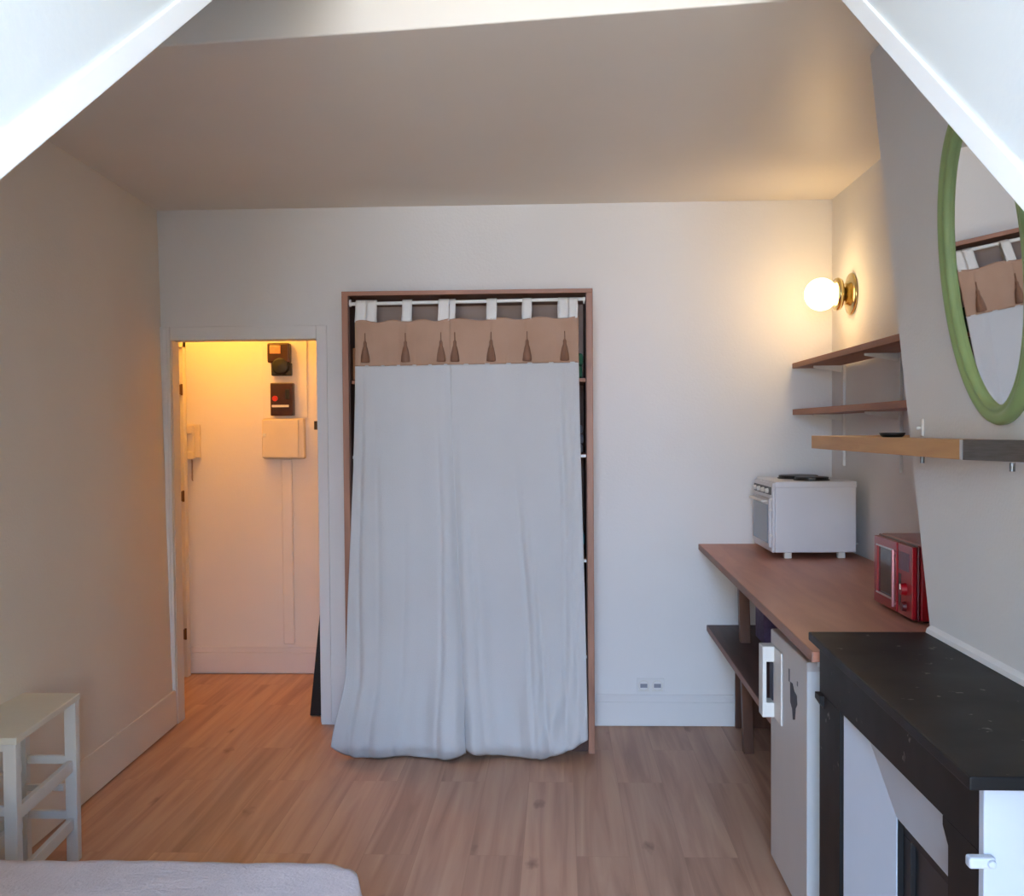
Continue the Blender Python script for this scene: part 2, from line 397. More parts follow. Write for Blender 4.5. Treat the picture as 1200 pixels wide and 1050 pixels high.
t = thing('electric_meter', (-1.735, 6.62, 1.88), 'dark brown electricity meter with a small reading window, above the circuit breaker', 'electric meter')
B(-1.812, -1.672, 6.585, 6.6475, 1.965, 2.088).build('meter_body', M['blackbox'], t, bevel=.01, seg=3)
lo = MB(); lo.lathe((-1.732, 6.6475, 1.945), (0, -1, 0), [(0, .056), (.055, .056), (.066, .048), (.07, .0)]); lo.box(-1.792, -1.668, 6.60, 6.6475, 1.885, 1.965)
lo.build('terminal_cover', M['dark'], t, bevel=.006)
B(-1.795, -1.725, 6.578, 6.586, 2.02, 2.072).build('reading_window', M['meterglass'], t, bevel=.003)

t = thing('circuit_breaker', (-1.725, 6.62, 1.632), 'black circuit breaker with red button, between the meter and the cream fuse box', 'circuit breaker')
B(-1.797, -1.655, 6.59, 6.6475, 1.635, 1.840).build('breaker_body', M['blackbox'], t, bevel=.006)
MB().cyl((-1.765, 6.591, 1.742), (-1.765, 6.578, 1.742), .017).build('reset_button', M['redbutton'], t)
B(-1.785, -1.680, 6.582, 6.591, 1.688, 1.702).build('label_strip', M['plastic_w'], t)
B(-1.70, -1.675, 6.58, 6.591, 1.74, 1.80).build('toggle', M['dark'], t, bevel=.003)

t = thing('fuse_box', (-1.73, 6.62, 1.36), 'cream fuse box with a lid, lowest of the boxes on the hall wall', 'fuse box')
B(-1.850, -1.590, 6.60, 6.659, 1.365, 1.618).build('box_body', M['plastic_cream'], t, bevel=.01, seg=3)
B(-1.853, -1.622, 6.585, 6.60, 1.372, 1.612).build('lid', M['plastic_cream'], t, bevel=.008, seg=3)
B(-1.847, -1.825, 6.579, 6.586, 1.505, 1.525).build('catch', M['plastic_w'], t, bevel=.003)
bk = B(-1.862, -1.578, 6.648, 6.6595, 1.62, 2.14).build('meter_board', M['hall'], bevel=.004)
tag(bk, 'pale board on the hall wall behind the meter and breaker', 'board')
cd = B(-1.748, -1.678, 6.636, 6.6595, .19, 1.363).build('cable_trunking', M['hall'], bevel=.008)
tag(cd, 'pale vertical cable trunking below the fuse box in the hall', 'cable trunking')

# latch keep on the right jamb
lt = MB(); lt.box(-1.275, -1.2525, 5.515, 5.575, 1.545, 1.59); lt.cyl((-1.27, 5.545, 1.545), (-1.27, 5.545, 1.59), .01)
tag(lt.build('strike_plate', paint('dark_bronze', (.35, .25, .15), .4, metal=.8), bevel=.002), 'small bronze latch keep on the right jamb of the hall doorway', 'latch')

# thin black board leaning by the doorway
bb = MB()
bb.hexa([(-1.352, 5.66, .004), (-1.280, 5.66, .004), (-1.280, 5.96, .004), (-1.352, 5.96, .004),
         (-1.272, 5.66, .73), (-1.262, 5.66, .73), (-1.262, 5.92, .73), (-1.272, 5.92, .73)])
tag(bb.build('leaning_board', M['dark'], bevel=.003), 'thin black board leaning behind the right edge of the hall doorway', 'board')

t = thing('hall_lamp', (-2.0, 6.2, 2.6), 'round warm lamp on the hall ceiling', 'lamp')
MB().lathe((-2.0, 6.2, 2.6), (0, 0, -1), [(0, .09), (.02, .09), (.03, .06)]).build('lamp_base', M['brass'], t, smooth=True)
MB().lathe((-2.0, 6.2, 2.57), (0, 0, -1), [(.1-.1*math.cos(a*math.pi/12), .1*math.sin(a*math.pi/12)) for a in range(13)]).build('lamp_globe', M['hall_globe'], t, smooth=True)

# ------------------------------------------------------------------ wall lamp
LY, LZ = 5.13, 2.167
t = thing('wall_lamp', (1.389, LY, LZ), 'lit round white globe wall lamp on a brass mount above the shelves', 'lamp')
MB().lathe((1.3895, LY, LZ), (-1, 0, 0), [(0, .098), (.006, .100), (.014, .094), (.02, .07), (.03, .055), (.034, .05)]).build('wall_plate', M['brass'], t, smooth=True)
MB().lathe((1.356, LY, LZ), (-1, 0, 0), [(0, .03), (.012, .045), (.02, .072), (.034, .078), (.046, .074), (.05, .05)]).build('lamp_holder', M['brass'], t, smooth=True)
R = .076
MB().lathe((1.244+R, LY, LZ), (-1, 0, 0), [(R-R*math.cos(a*math.pi/16), R*math.sin(a*math.pi/16)) for a in range(17)]).build('globe', M['globe'], t, smooth=True)

# ------------------------------------------------------------------ wardrobe
WX0, WX1, WY0, WY1, WZ = -1.022, .162, 5.02, 5.498, 2.196
t = thing('wardrobe', (-.43, 5.26, 0), 'tall open wooden wardrobe frame standing behind the white tab curtains', 'wardrobe')
B(WX0, WX0+.03, WY0, WY1, 0, WZ-.02).build('side_panel', M['frame_wood'], t, bevel=.002)
B(WX1-.03, WX1, WY0, WY1, 0, WZ-.02).build('side_panel', M['frame_wood'], t, bevel=.002)
B(WX0, WX1, WY0, WY1, WZ-.02, WZ).build('top_panel', M['frame_woodx'], t, bevel=.002)
B(WX0+.03, WX0+.034, WY0+.02, WY1, 0, WZ-.02).build('side_lining', M['inner_wood'], t)
B(WX1-.034, WX1-.03, WY0+.02, WY1, 0, WZ-.02).build('side_lining', M['inner_wood'], t)
B(WX0+.034, WX1-.034, WY1-.01, WY1, .0, 1.80).build('back_panel', M['inner_wood'], t)
B(WX0+.034, WX1-.034, WY1-.01, WY1, 1.801, WZ-.021).build('upper_back_panel', paint('taupe_panel', (.72, .64, .60), .8), t)  # added sheet; taupe paints the shade on the wall behind the tabs
for z in (1.78, 1.42, .92, .46):
    B(WX0+.034, WX1-.034, WY0+.06, WY1-.01, z-.018, z).build('shelf', M['shelf'], t, bevel=.001)
    if z < 1.5: B(WX0+.034, WX1-.034, WY0+.052, WY0+.06, z-.016, z-.003).build('shelf_edge', M['bracket'], t)
B(WX0+.034, WX1-.034, WY0+.04, WY1-.01, .0, .05).build('plinth', M['inner_wood'], t)
# things glimpsed in the wardrobe
cr = MB(); cr.box(-.985, -.72, 5.09, 5.40, 1.782, 1.935)
tag(cr.build('wooden_box', M['crate_wood'], bevel=.004), 'orange brown wooden box on the upper left shelf of the wardrobe', 'box')
def cloth_pile(x0, x1, z0, z1, mat, label, n=3):
    k = MB(); h = (z1-z0)/n
    for i in range(n):
        k.box(x0+.006*(i % 2), x1-.004*((i+1) % 2), 5.10, 5.42-.01*i, z0+i*h+.001, z0+(i+1)*h-.001)
    tag(k.build('folded_clothes', mat, bevel=.012, seg=3), label, 'folded clothes', 'folded cloths on the wardrobe shelves')
cloth_pile(-.16, .118, 1.422, 1.56, M['greycloth'], 'grey folded cloth on the wardrobe shelf at the right curtain edge, above the middle shelf')
cloth_pile(-.16, .12, .922, 1.04, M['teal'], 'teal folded cloth at the right edge of the wardrobe, above green cloth', 2)
cloth_pile(-.16, .118, .462, .80, M['greencloth'], 'green folded cloth on the low shelf at the right edge of the wardrobe', 4)
cloth_pile(-.16, .119, .052, .26, M['navy'], 'navy folded cloth at the bottom right of the wardrobe', 3)
cloth_pile(-.16, .116, .262, .425, M['browncloth'], 'dark brown folded cloth on top of the navy cloth, bottom right of the wardrobe', 2)
cloth_pile(-.10, .118, 1.782, 1.90, M['greencloth'], 'green folded cloth on the top shelf at the right edge of the wardrobe', 2)

RY, RZ = 5.045, 2.143
rd = MB(); rd.cyl((WX0+.032, RY, RZ-.004), (WX1-.034, RY, RZ+.006), .0085, n=16)
t = thing('curtain_rod', (-.43, RY, RZ), 'thin white curtain rod fixed across the top of the wardrobe', 'curtain rod')
rd.build('rod', M['rod'], t, smooth=False)
for x in (WX0+.034, WX1-.044):
    MB().cyl((x, RY, RZ), (x+.008, RY, RZ), .017).build('rod_socket', M['rod'], t)

# curtains
CY = 5.005
def smoothstep(a, b, x):
    x = min(1, max(0, (x-a)/(b-a))); return x*x*(3-2*x)
def curtain(side):
    L_ = side == 'left'
    if L_:
        top = (-.955, -.508); bot = (-1.072, -.44); ph = .6
        tabs = [(-.956, -.905), (-.903, -.857), (-.735, -.689), (-.564, -.513)]
        tas = [-.905, -.715, -.548]
        hem = lambda u: .066*max(0, 1-u/.16)**1.4 + .016*smoothstep(.86, 1, u) - .006
        cre = [(.07, .12, .010, .0), (.20, .30, .004, .1), (.52, .47, .005, .35), (.86, .80, .008, .15)]
    else:
        top = (-.508, .095); bot = (-.44, .128); ph = 2.1
        tabs = [(-.511, -.483), (-.336, -.289), (-.168, -.125), (.000, .045), (.048, .09)]
        tas = [-.483, -.313, -.145, .03]
        hem = lambda u: .03*(1-u)**3 - .016*math.sin(math.pi*min(1, u/.72))**.8 * (1 if u < .72 else 0) + .085*max(0, (u-.66)/.34)**1.3
    if not L_: cre = [(.10, .16, .007, .3), (.46, .58, .010, .25), (.50, .70, .008, .5), (.86, .84, .009, .0), (.95, .93, .006, .05)]
    ZT, ZB = 2.052, 1.845
    slopez = lambda x: .008*(x+.95)
    pl = [.5*(a+b_) for a, b_ in tabs]
    def fold(x):     # folds under the tabs, shared by band and panel
        f = 0
        for c_ in pl: f += math.exp(-((x-c_)/.030)**2)
        return f
    def yof(u, z, x):
        d = (ZT - z)/ZT                      # 0 at top, 1 at floor
        amp = .003 + .021*d*d + .008*d
        w = math.sin(u*7.5+ph+d*.5)*.6 + math.sin(u*13+ph*2.3+2.3*d+.8*math.sin(d*4))*.35 + math.sin(u*27+ph*.7-3*d)*.07
        edge = (1-u) if L_ else u            # distance from centre seam
        for ct, cb_, st_, d0 in cre:
            uc = ct + (cb_-ct)*d + .012*math.sin(d*7+ct*20)
            q = (u-uc)/.022
            amp_c = st_*smoothstep(d0, d0+.35, d)
            cr_ = amp_c*(math.exp(-q*q)*1.0 - .7*math.exp(-((u-uc-.05)/.04)**2))
            out_c = out_c + cr_ if ct != cre[0][0] else cr_
        seam = math.exp(-(edge/.045)**2)
        out = .055*d*d + .075*smoothstep(.80, .965, d) - .045*smoothstep(.965, 1., d)
        y = CY - out - amp*w + out_c - .010*fold(x)*math.exp(-d*5)
        y += seam*(.028*smoothstep(.05, .5, d)) * (1 if L_ else 1)
        y += .018*noise.noise(Vector((x*9, z*2.6, ph)))*smoothstep(.3, .95, d)
        # diagonal gathers near the hem
        g = smoothstep(.78, .9, d)*(1-smoothstep(.985, 1., d))
        if not L_:
            y -= .013*g*math.sin((u*1.0 + d*1.9)*24)*smoothstep(.35, .8, u)
        y -= .006*g*noise.noise(Vector((u*9, d*5, 2+ph)))*3
        return y
    def ext(u, z):
        d = (ZT - z)/ZT
        k = smoothstep(.02, 1, d)*.55 + .45*smoothstep(.80, 1., d)
        a = top[0] + (bot[0]-top[0])*k; b_ = top[1] + (bot[1]-top[1])*(smoothstep(0, .95, d)*.9+.1*smoothstep(.9, 1, d))
        return a + (b_-a)*u
    t = thing('tab_curtain', ((top[0]+top[1])/2, CY, 0),
              'left white tab curtain with beige top band, hanging in front of the wardrobe' if L_ else
              'right white tab curtain with beige top band, hanging in front of the wardrobe', 'curtain', 'curtains of the wardrobe')
    def fpanel(u, v):
        hz = hem(u)+.012
        z = ZB + slopez(ext(u, ZB)) + (hz-ZB)*v
        x = ext(u, z); return (x, yof(u, z, x), max(z, .004))
    g = MB(); g.grid(fpanel, 110, 130); g.build('curtain_panel', M['curtain'], t, smooth=True, solid=.002)
    def fband(u, v):
        z0 = ZT + .006*math.sin(u*20) + slopez(ext(u, ZT)); z1 = ZB-.004 + slopez(ext(u, ZB))
        z = z0 + (z1-z0)*v
        x = ext(u, z); return (x, yof(u, z, x)-.003-.004*math.sin(u*38)*v, z)
    g = MB(); g.grid(fband, 110, 24); g.build('header_band', M['beige'], t, smooth=True, solid=.002)
    for a, b_ in tabs:
        def ftab(u, v, a=a, b_=b_):
            x = a + (b_-a)*u + .003*math.sin(v*6)
            zt = ZT - .004 + slopez(x)
            # front strip up, over the rod, down the back
            if v < .42: y = CY-.012 + .022*(v/.42)**1.5; z = zt + (RZ+.004-zt)*v/.42
            elif v < .58:
                w = (v-.42)/.16*math.pi; y = RY+.001-.0125*math.cos(w)*1.; z = RZ+.003+.0115*math.sin(w)
                y = min(y, RY+.014)
                if v < .47: y = (CY+.010)*(1-(v-.42)/.05) + y*((v-.42)/.05)
            else: y = RY+.013 - .020*((v-.58)/.42); z = RZ - (RZ-zt)*(v-.58)/.42
            return (x, y, z)
        g = MB(); g.grid(ftab, 4, 30); g.build('tab', M['tab'], t, smooth=True, solid=.0015)
    for x in tas:
        y = min(yof(.5, 1.93, x), CY)-.016
        g = MB(); zt = 1.995
        g.lathe((x, y, zt), (0, 0, -1), [(0, .002), (.035, .003), (.045, .008), (.06, .008), (.075, .013), (.11, .020), (.135, .022), (.138, .015)], 14)
        g.build('tassel', M['tassel'], t, smooth=True)
    return t
curtain('left'); curtain('right')

# ------------------------------------------------------------------ socket
t = thing('double_socket', (.464, 5.499, .18), 'white double wall socket just above the baseboard', 'socket')
B(.394, .536, 5.488, 5.4995, .176, .25).build('cover_plate', M['wall'], t, bevel=.003)
for x in (.430, .500):
    so = MB(); so.lathe((x, 5.489, .213), (0, -1, 0), [(0, .029), (.004, .029), (.004, .024), (-.004, .022)], 24)
    so.box(x-.029, x+.029, 5.485, 5.489, .184, .190)
    s_ = so.build('outlet', M['plastic_w'], t)
    ho = MB(); ho.cyl((x-.0095, 5.486, .213), (x-.0095, 5.4835, .213), .003, n=8); ho.cyl((x+.0095, 5.486, .213), (x+.0095, 5.4835, .213), .003, n=8); ho.box(x-.018, x+.018, 5.4845, 5.486, .203, .223)
    ho.build('pin_holes', paint('socket_grey', (.55, .56, .6), .5), s_)

# ------------------------------------------------------------------ wall shelves
def wall_shelf(y0, y1, x0, z0, z1, label):
    t = thing('wall_shelf', (x0+.1, (y0+y1)/2, z0), label, 'shelf', 'brown shelves above the worktop')
    B(x0, 1.375, y0, y1, z0, z1).build('board', M['shelf'], t, bevel=.002)
    for yy in (5.25, 4.39):
        br = MB(); br.prism([(1.373, z0-.001), (x0+.05, z0-.001), (x0+.05, z0-.010), (1.373, z0-.035)], 1, yy-.004, yy+.004)
        br.build('bracket', M['bracket'], t)
wall_shelf(3.42, 5.495, 1.188, 1.838, 1.864, 'upper brown wooden wall shelf below the globe lamp')
wall_shelf(3.42, 5.495, 1.190, 1.602, 1.630, 'thin brown wooden wall shelf between the upper shelf and the thick pine shelf')
for yy, lb_ in ((5.25, 'white slotted shelf rail near the room corner'), (4.39, 'white slotted shelf rail near the chimney breast')):
    r_ = MB(); r_.box(1.376, 1.3895, yy-.013, yy+.013, 1.35, 1.90)
    tag(r_.build('shelf_rail', M['bracket'], bevel=.002), lb_, 'shelf rail', 'slotted rails of the wall shelves')
bx = B(1.20, 1.24, 3.55, 3.62, 1.6305, 1.69).build('wooden_block', M['shelf'], bevel=.003)
tag(bx, 'small brown wooden block at the near end of the thin middle shelf', 'block')

# thick pine shelf along the breast
t = thing('pine_shelf', (1.1, 3.1, 1.462), 'thick orange pine shelf with a grey metal end, below the oval mirror', 'shelf')
ZS0, ZS1 = 1.464, 1.509
MB().prism([(.902, 2.425), (.968, 2.33), (.968, 3.01), (1.388, 3.01), (1.388, 3.855), (.902, 3.855)], 2, ZS0, ZS1).build('board', M['pine'], t, bevel=.001)
MB().prism([(.8995, 2.42), (.968, 2.19), (.968, 2.329), (.9035, 2.424)], 2, ZS0, ZS1+.0005).build('metal_end', M['grey_metal'], t, bevel=.001)
B(.8985, .902, 2.424, 2.436, ZS0, ZS1).build('edge_trim', M['silver'], t)
for y in (2.22, 2.76):
    br = MB(); br.cyl((.925, y, ZS0-.0005), (.925, y, ZS0-.018), .0055, n=10)
    br.build('bracket', M['grey_metal'], t)
kn = MB(); kn.box(1.06, 1.075, 3.10, 3.38, 1.5095, 1.521); kn.cyl((.97, 3.30, 1.516), (.97, 3.46, 1.514), .007)
kn = MB(); kn.lathe((.945, 3.07, 1.5095), (0, 0, 1), [(0, .026), (.004, .032), (.012, .036), (.013, .032), (.008, .022)], 24)
tag(kn.build('saucer', M['dark'], smooth=True), 'small dark dish lying on the thick pine shelf', 'dish')
hk = MB(); hk.box(.962, .9695, 2.875, 2.895, 1.512, 1.56); hk.box(.950, .962, 2.88, 2.892, 1.53, 1.54)
tag(hk.build('wall_hook', M['bracket'], bevel=.003), 'small white hook on the edge of the chimney breast', 'hook')

# ------------------------------------------------------------------ oval mirror
t = thing('oval_mirror', (.95, 2.37, 1.55), 'oval mirror in a green painted frame on the chimney breast', 'mirror')
Yc, Zc, A_, B_, AL, X0, YW, FW = 2.372, 1.899, .252, .360, .105, .927, .02, .052
def mp_(y, z, n):   # local (along y, along z, out of face) -> world
    ex = Vector((YW, 1, 0)).normalized(); ez = Vector((-math.sin(AL), 0, math.cos(AL))); en = ez.cross(ex); en = en if en.x < 0 else -en
    return Vector((X0, Yc, Zc)) + ex*y + ez*z + en*n
prof = [(0, -.012), (0, .004), (.006, .012), (.016, .016), (.028, .013), (.034, .008), (.038, .010), (.046, .010), (.051, .004), (.052, -.002), (.052, -.012)]
prof = [(a*.84, b) for a, b in prof]
NS = 96; V = []; F = []
for i in range(NS):
    a = 2*math.pi*i/NS
    for off, n in prof:
        V.append(mp_((A_-off)*math.cos(a), (B_-off)*math.sin(a), n))
k = len(prof)
for i in range(NS):
    for j in range(k):
        F.append((i*k+j, i*k+(j+1) % k, ((i+1) % NS)*k+(j+1) % k, ((i+1) % NS)*k+j))
mb = MB(); mb._add(V, F); mb.build('mirror_frame', M['green'], t, smooth=True)
mb = MB(); mb._add([mp_((A_-.042)*math.cos(2*math.pi*i/NS), (B_-.042)*math.sin(2*math.pi*i/NS), -.003) for i in range(NS)], [tuple(range(NS))])
mb.build('mirror_glass', M['mirror'], t)
mb = MB(); V = []
for n in (-.011, -.006):
    V += [mp_((A_-.03)*math.cos(2*math.pi*i/NS), (B_-.03)*math.sin(2*math.pi*i/NS), n) for i in range(NS)]
mb._add(V, [tuple(range(NS)), tuple(range(NS, 2*NS))] + [(i, (i+1) % NS, NS+(i+1) % NS, NS+i) for i in range(NS)])
mb.build('back_board', M['dark_wood'], t)

# ------------------------------------------------------------------ worktop
t = thing('worktop', (1.0, 4.1, 0), 'brown wooden worktop along the right wall carrying the white oven and red microwave', 'worktop')
MB().prism([(.716, 5.495), (.670, 2.84), (1.388, 2.84), (1.388, 5.495)], 2, .917, .945).build('top', M['worktop'], t, bevel=.002)
MB().prism([(.7125, 5.495), (.6665, 2.84), (.670, 2.84), (.716, 5.495)], 2, .917, .9445).build('edge_band', M['worktop_edge'], t)
lg = MB(); lg.hexa([(.864, 5.03, 0), (.912, 5.03, 0), (.912, 5.08, 0), (.864, 5.08, 0), (.837, 5.03, .917), (.885, 5.03, .917), (.885, 5.08, .917), (.837, 5.08, .917)])
lg.build('leg', M['dark_wood'], t, bevel=.003)
B(.895, 1.38, 5.462, 5.482, 0, .496).build('support_panel', M['dark_wood'], t, bevel=.002)
MB().prism([(.756, 5.495), (.738, 3.75), (1.385, 3.75), (1.385, 5.495)], 2, .497, .527).build('lower_shelf', M['dark_shelf'], t, bevel=.002)
MB().prism([(.7535, 5.495), (.7355, 3.75), (.738, 3.75), (.756, 5.495)], 2, .499, .526).build('shelf_edge', M['worktop_edge'], t)
lb_ = MB(); lb_.box(.948, 1.20, 4.98, 5.20, .528, .83)
tag(lb_.build('cardboard_box', M['lilac'], bevel=.005), 'lilac box on the low shelf under the worktop beside the fridge', 'box')

# ------------------------------------------------------------------ mini oven with hob plates
t = thing('mini_oven', (1.15, 5.08, .945), 'white mini oven with black hob plates on top, on the worktop at the back wall', 'oven')
OX0, OX1, OY0, OY1, OZ0, OZ1 = .975, 1.338, 4.86, 5.30, .972, 1.288
B(OX0, OX1, OY0, OY1, OZ0, OZ1).build('oven_body', M['appliance'], t, bevel=.006, seg=3)
B(OX0-.003, OX1+.002, OY0-.003, OY1+.002, OZ1-.022, OZ1+.006).build('hob_top', M['appliance'], t, bevel=.005, seg=3)
B(OX0-.014, OX0, OY0+.002, OY1-.002, OZ0, OZ1-.002).build('front_frame', M['appliance'], t, bevel=.004)
pn = B(OX0-.018, OX0-.013, OY0+.02, OY1-.02, OZ1-.055, OZ1-.02).build('control_panel', M['dark'], t)
for yy in (4.93, 5.03, 5.13, 5.23):
    MB().cyl((OX0-.018, yy, OZ1-.038), (OX0-.032, yy, OZ1-.038), .012, .010, 14).build('knob', M['plastic_w'], pn)
dd = B(OX0-.024, OX0-.014, OY0+.02, OY1-.02, OZ0+.02, OZ1-.072).build('door', M['appliance'], t, bevel=.002)
B(OX0-.027, OX0-.023, OY0+.045, OY1-.045, OZ0+.04, OZ1-.10).build('door_glass', M['glass_sheen'], dd)
hd = MB(); hd.cyl((OX0-.045, OY0+.06, OZ1-.085), (OX0-.045, OY1-.06, OZ1-.085), .006)
for yy in (OY0+.07, OY1-.07): hd.cyl((OX0-.023, yy, OZ1-.085), (OX0-.045, yy, OZ1-.085), .005)
hd.build('door_handle', M['plastic_w'], dd)
for yy in (OY0+.006, OY0+.012):
    pass
for z in (1.215, 1.165, 1.05): MB().cyl((OX0-.018, OY0+.001, z), (OX0-.018, OY0+.012, z), .006, n=10).build('hinge', M['bracket'], t)
for x, y, r in ((1.150, 5.182, .092), (1.168, 4.99, .076)):
    MB().lathe((x, y, OZ1+.006), (0, 0, 1), [(0, r+.006), (.004, r+.006), (.005, r), (.015, r), (.017, r-.01), (.015, r*.3), (.014, .002)], 32).build('hob_plate', M['dark'], t, smooth=False)
for x in (1.035, 1.275):
    for y in (4.885, 5.265):
        B(x-.016, x+.016, y-.016, y+.016, .9455, OZ0+.002).build('foot', M['plastic_w'], t, bevel=.002)
cb = MB(); cb.tube([(1.34, 5.0, 1.0), (1.355, 4.99, 1.0), (1.37, 4.99, .995), (1.38, 4.99, 1.0)], .004, 8); cb.build('power_cable', M['plastic_w'], t, smooth=True)

# ------------------------------------------------------------------ red microwave
t = thing('microwave', (1.2, 3.42, .945), 'compact red microwave on the worktop beside the chimney breast', 'microwave')
rotm = None
MX0, MY0, MY1, MZ0, MZ1 = 1.082, 3.235, 3.63, .953, 1.182
B(MX0, 1.385, MY0, MY1, MZ0, MZ1).build('case', M['red'], t, bevel=.006, seg=3)
B(MX0-.010, MX0, MY0+.002, MY1-.002, MZ0, MZ1-.001).build('front_frame', M['darkred'], t, bevel=.004)
dd = MB(); ya, yb = 3.385, 3.622
for a in ((ya, yb, MZ0+.004, MZ0+.04), (ya, yb, MZ1-.035, MZ1-.006), (ya, ya+.03, MZ0+.04, MZ1-.035), (yb-.032, yb, MZ0+.04, MZ1-.035)):
    dd.box(MX0-.026, MX0-.010, *a)
dd = dd.build('door', M['red'], t, bevel=.002)
B(MX0-.020, MX0-.012, ya+.03, yb-.032, MZ0+.04, MZ1-.035).build('door_window', M['glass_dark'], dd)
wt = MB()
for a in ((ya+.026, yb-.028, MZ0+.036, MZ0+.041), (ya+.026, yb-.028, MZ1-.036, MZ1-.031), (ya+.026, ya+.031, MZ0+.036, MZ1-.031)):
    wt.box(MX0-.0285, MX0-.0255, *a)
wt.build('window_trim', M['silver'], dd)
hd = MB(); hd.cyl((MX0-.034, ya+.008, MZ0+.02), (MX0-.034, ya+.008, MZ1-.03), .0055); hd.cyl((MX0-.024, ya+.008, MZ0+.03), (MX0-.034, ya+.008, MZ0+.03), .004); hd.cyl((MX0-.024, ya+.008, MZ1-.04), (MX0-.034, ya+.008, MZ1-.04), .004)
hd.build('door_handle', paint('rosy_metal', (.78, .55, .58), .3, metal=.5), dd, smooth=False)
cp = B(MX0-.024, MX0-.010, 3.243, 3.378, MZ0+.004, MZ1-.006).build('control_panel', M['red'], t, bevel=.002)
B(MX0-.026, MX0-.0235, 3.27, 3.365, MZ1-.085, MZ1-.03).build('display', M['purple_panel'], cp)
MB().cyl((MX0-.024, 3.305, MZ0+.088), (MX0-.040, 3.305, MZ0+.088), .020, .017, 20).build('knob', M['red'], cp)
B(MX0-.042, MX0-.039, 3.303, 3.307, MZ0+.088, MZ0+.105).build('knob_mark', M['silver'], cp)
MB().cyl((MX0-.024, 3.305, MZ0+.035), (MX0-.036, 3.305, MZ0+.035), .016, .013, 20).build('knob', M['darkred'], cp)
B(MX0-.026, MX0-.0235, 3.345, 3.365, MZ0+.03, MZ0+.13).build('button_strip', M['dark'], cp)
for x in (1.11, 1.35):
    for y in (3.27, 3.59):
        MB().cyl((x, y, .9455), (x, y, .955), .012, n=12).build('foot', M['dark'], t)

# ------------------------------------------------------------------ fridge
t = thing('fridge', (1.0, 3.4, 0), 'white undercounter fridge with a bulky handle, between worktop legs and fireplace', 'fridge')
B(.768, 1.33, 3.155, 3.69, .02, .832).build('cabinet', M['fridge_side'], t, bevel=.004)
B(.755, 1.33, 3.152, 3.693, .8325, .853).build('fridge_top', M['fridge_side'], t, bevel=.004)
dd = B(.725, .764, 3.155, 3.69, .06, .848).build('door', M['fridge'], t, bevel=.005, seg=3)
B(.7265, .7685, 3.1525, 3.1545, .062, .82).build('door_edge', M['fridge_side'], dd)
hh = MB()
z0, z1 = .563, .803
hh.box(.680, .694, 3.60, 3.668, z0, z1)
hh.box(.690, .7245, 3.60, 3.668, z1-.052, z1); hh.box(.690, .7245, 3.60, 3.668, z0, z0+.05)
hh = hh.build('door_handle', M['plastic_w'], dd, bevel=.003)
B(.7185, .7245, 3.49, 3.668, z0, z1).build('handle_plate', M['plastic_w'], dd, bevel=.004)
B(.7155, .7184, 3.61, 3.66, z0+.055, z1-.057).build('grip_gap_shade', paint('grip_shade_grey', (.22, .21, .26), .5, .06, 40), dd)  # dark plate paints the dim gap between handle bar and door
st = MB(); st.box(.7235, .7248, 3.385, 3.40, .735, .775)
st.build('sticker', M['greysticker'], dd)
st = MB(); st.box(.7235, .7248, 3.27, 3.28, .748, .762)
st.build('sticker', M['greysticker'], dd)
st = MB(); st.prism([(3.375, .738), (3.345, .740), (3.32, .722), (3.285, .716), (3.278, .69), (3.30, .672), (3.31, .635), (3.335, .628), (3.345, .66), (3.372, .675)], 0, .7232, .7248)
st.build('sticker', M['sticker'], dd)
for y in (3.2, 3.64):
    MB().cyl((.80, y, .0005), (.80, y, .022), .018, n=14).build('foot', M['dark'], t)
    MB().cyl((1.28, y, .0005), (1.28, y, .022), .018, n=14).build('foot', M['dark'], t)
B(.80, 1.3, 3.17, 3.68, .022, .06).build('kick_plate', M['dark'], t)

# ------------------------------------------------------------------ fireplace
t = thing('fireplace', (.8, 2.25, 0), 'black marble fireplace surround with white splayed insert and black mantel slab', 'fireplace')
MB().prism([(.655, 2.833), (.628, 1.655), (1.10, 1.655), (1.10, 1.719), (.9695, 1.719), (.9695, 2.833)], 2, .978, 1.0).build('mantel_slab', M['black'], t, bevel=.003)
FX = .665
B(FX, FX+.006, 1.712, 2.752, .8615, .977).build('frieze', M['black'], t, bevel=.001)
for ya, yb in ((2.556, 2.752), (1.712, 1.847)):
    pl = B(FX, .7199, ya, yb, 0, .861).build('pilaster', M['black'], t, bevel=.001)
    cap = MB()
    if ya > 2: cap.prism([(FX+.001, .861), (FX-.012, .861), (FX-.012, .846), (FX+.001, .826)], 1, yb-.05, yb)
    else: cap.prism([(yb-.001, .861), (yb+.026, .861), (yb+.026, .845), (yb-.001, .818)], 0, FX, .672)
    cap.build('capital', M['black'], pl)
    B(FX-.008, FX, ya, yb, 0, .12).build('plinth', M['black'], pl, bevel=.001)
# white insert: flat strip, splayed jambs and lintel
IX, OXi = .676, .722
ins = MB()
IX = .6735
ins._add([(IX, 2.545, 0), (IX, 2.545, .97), (OXi, 2.305, .70), (OXi, 2.305, 0)], [(0, 1, 2, 3)])
ins._add([(IX, 2.545, .97), (IX, 1.855, .97), (OXi, 1.88, .70), (OXi, 2.305, .70)], [(0, 1, 2, 3)])
ins._add([(IX, 1.855, 0), (IX, 1.855, .97), (OXi, 1.88, .70), (OXi, 1.88, 0)], [(0, 1, 2, 3)])
ins.build('white_insert', M['insert'], t, solid=.003)
fb = MB(); fb.box(.965, .9685, 1.80, 2.40, 0, .9); fb.box(OXi+.004, .965, 2.31, 2.33, 0, .9); fb.box(OXi+.004, .965, 1.85, 1.872, 0, .9); fb.box(OXi+.004, .965, 1.872, 2.31, .71, .73)
fb.build('firebox', M['hearth'], t)
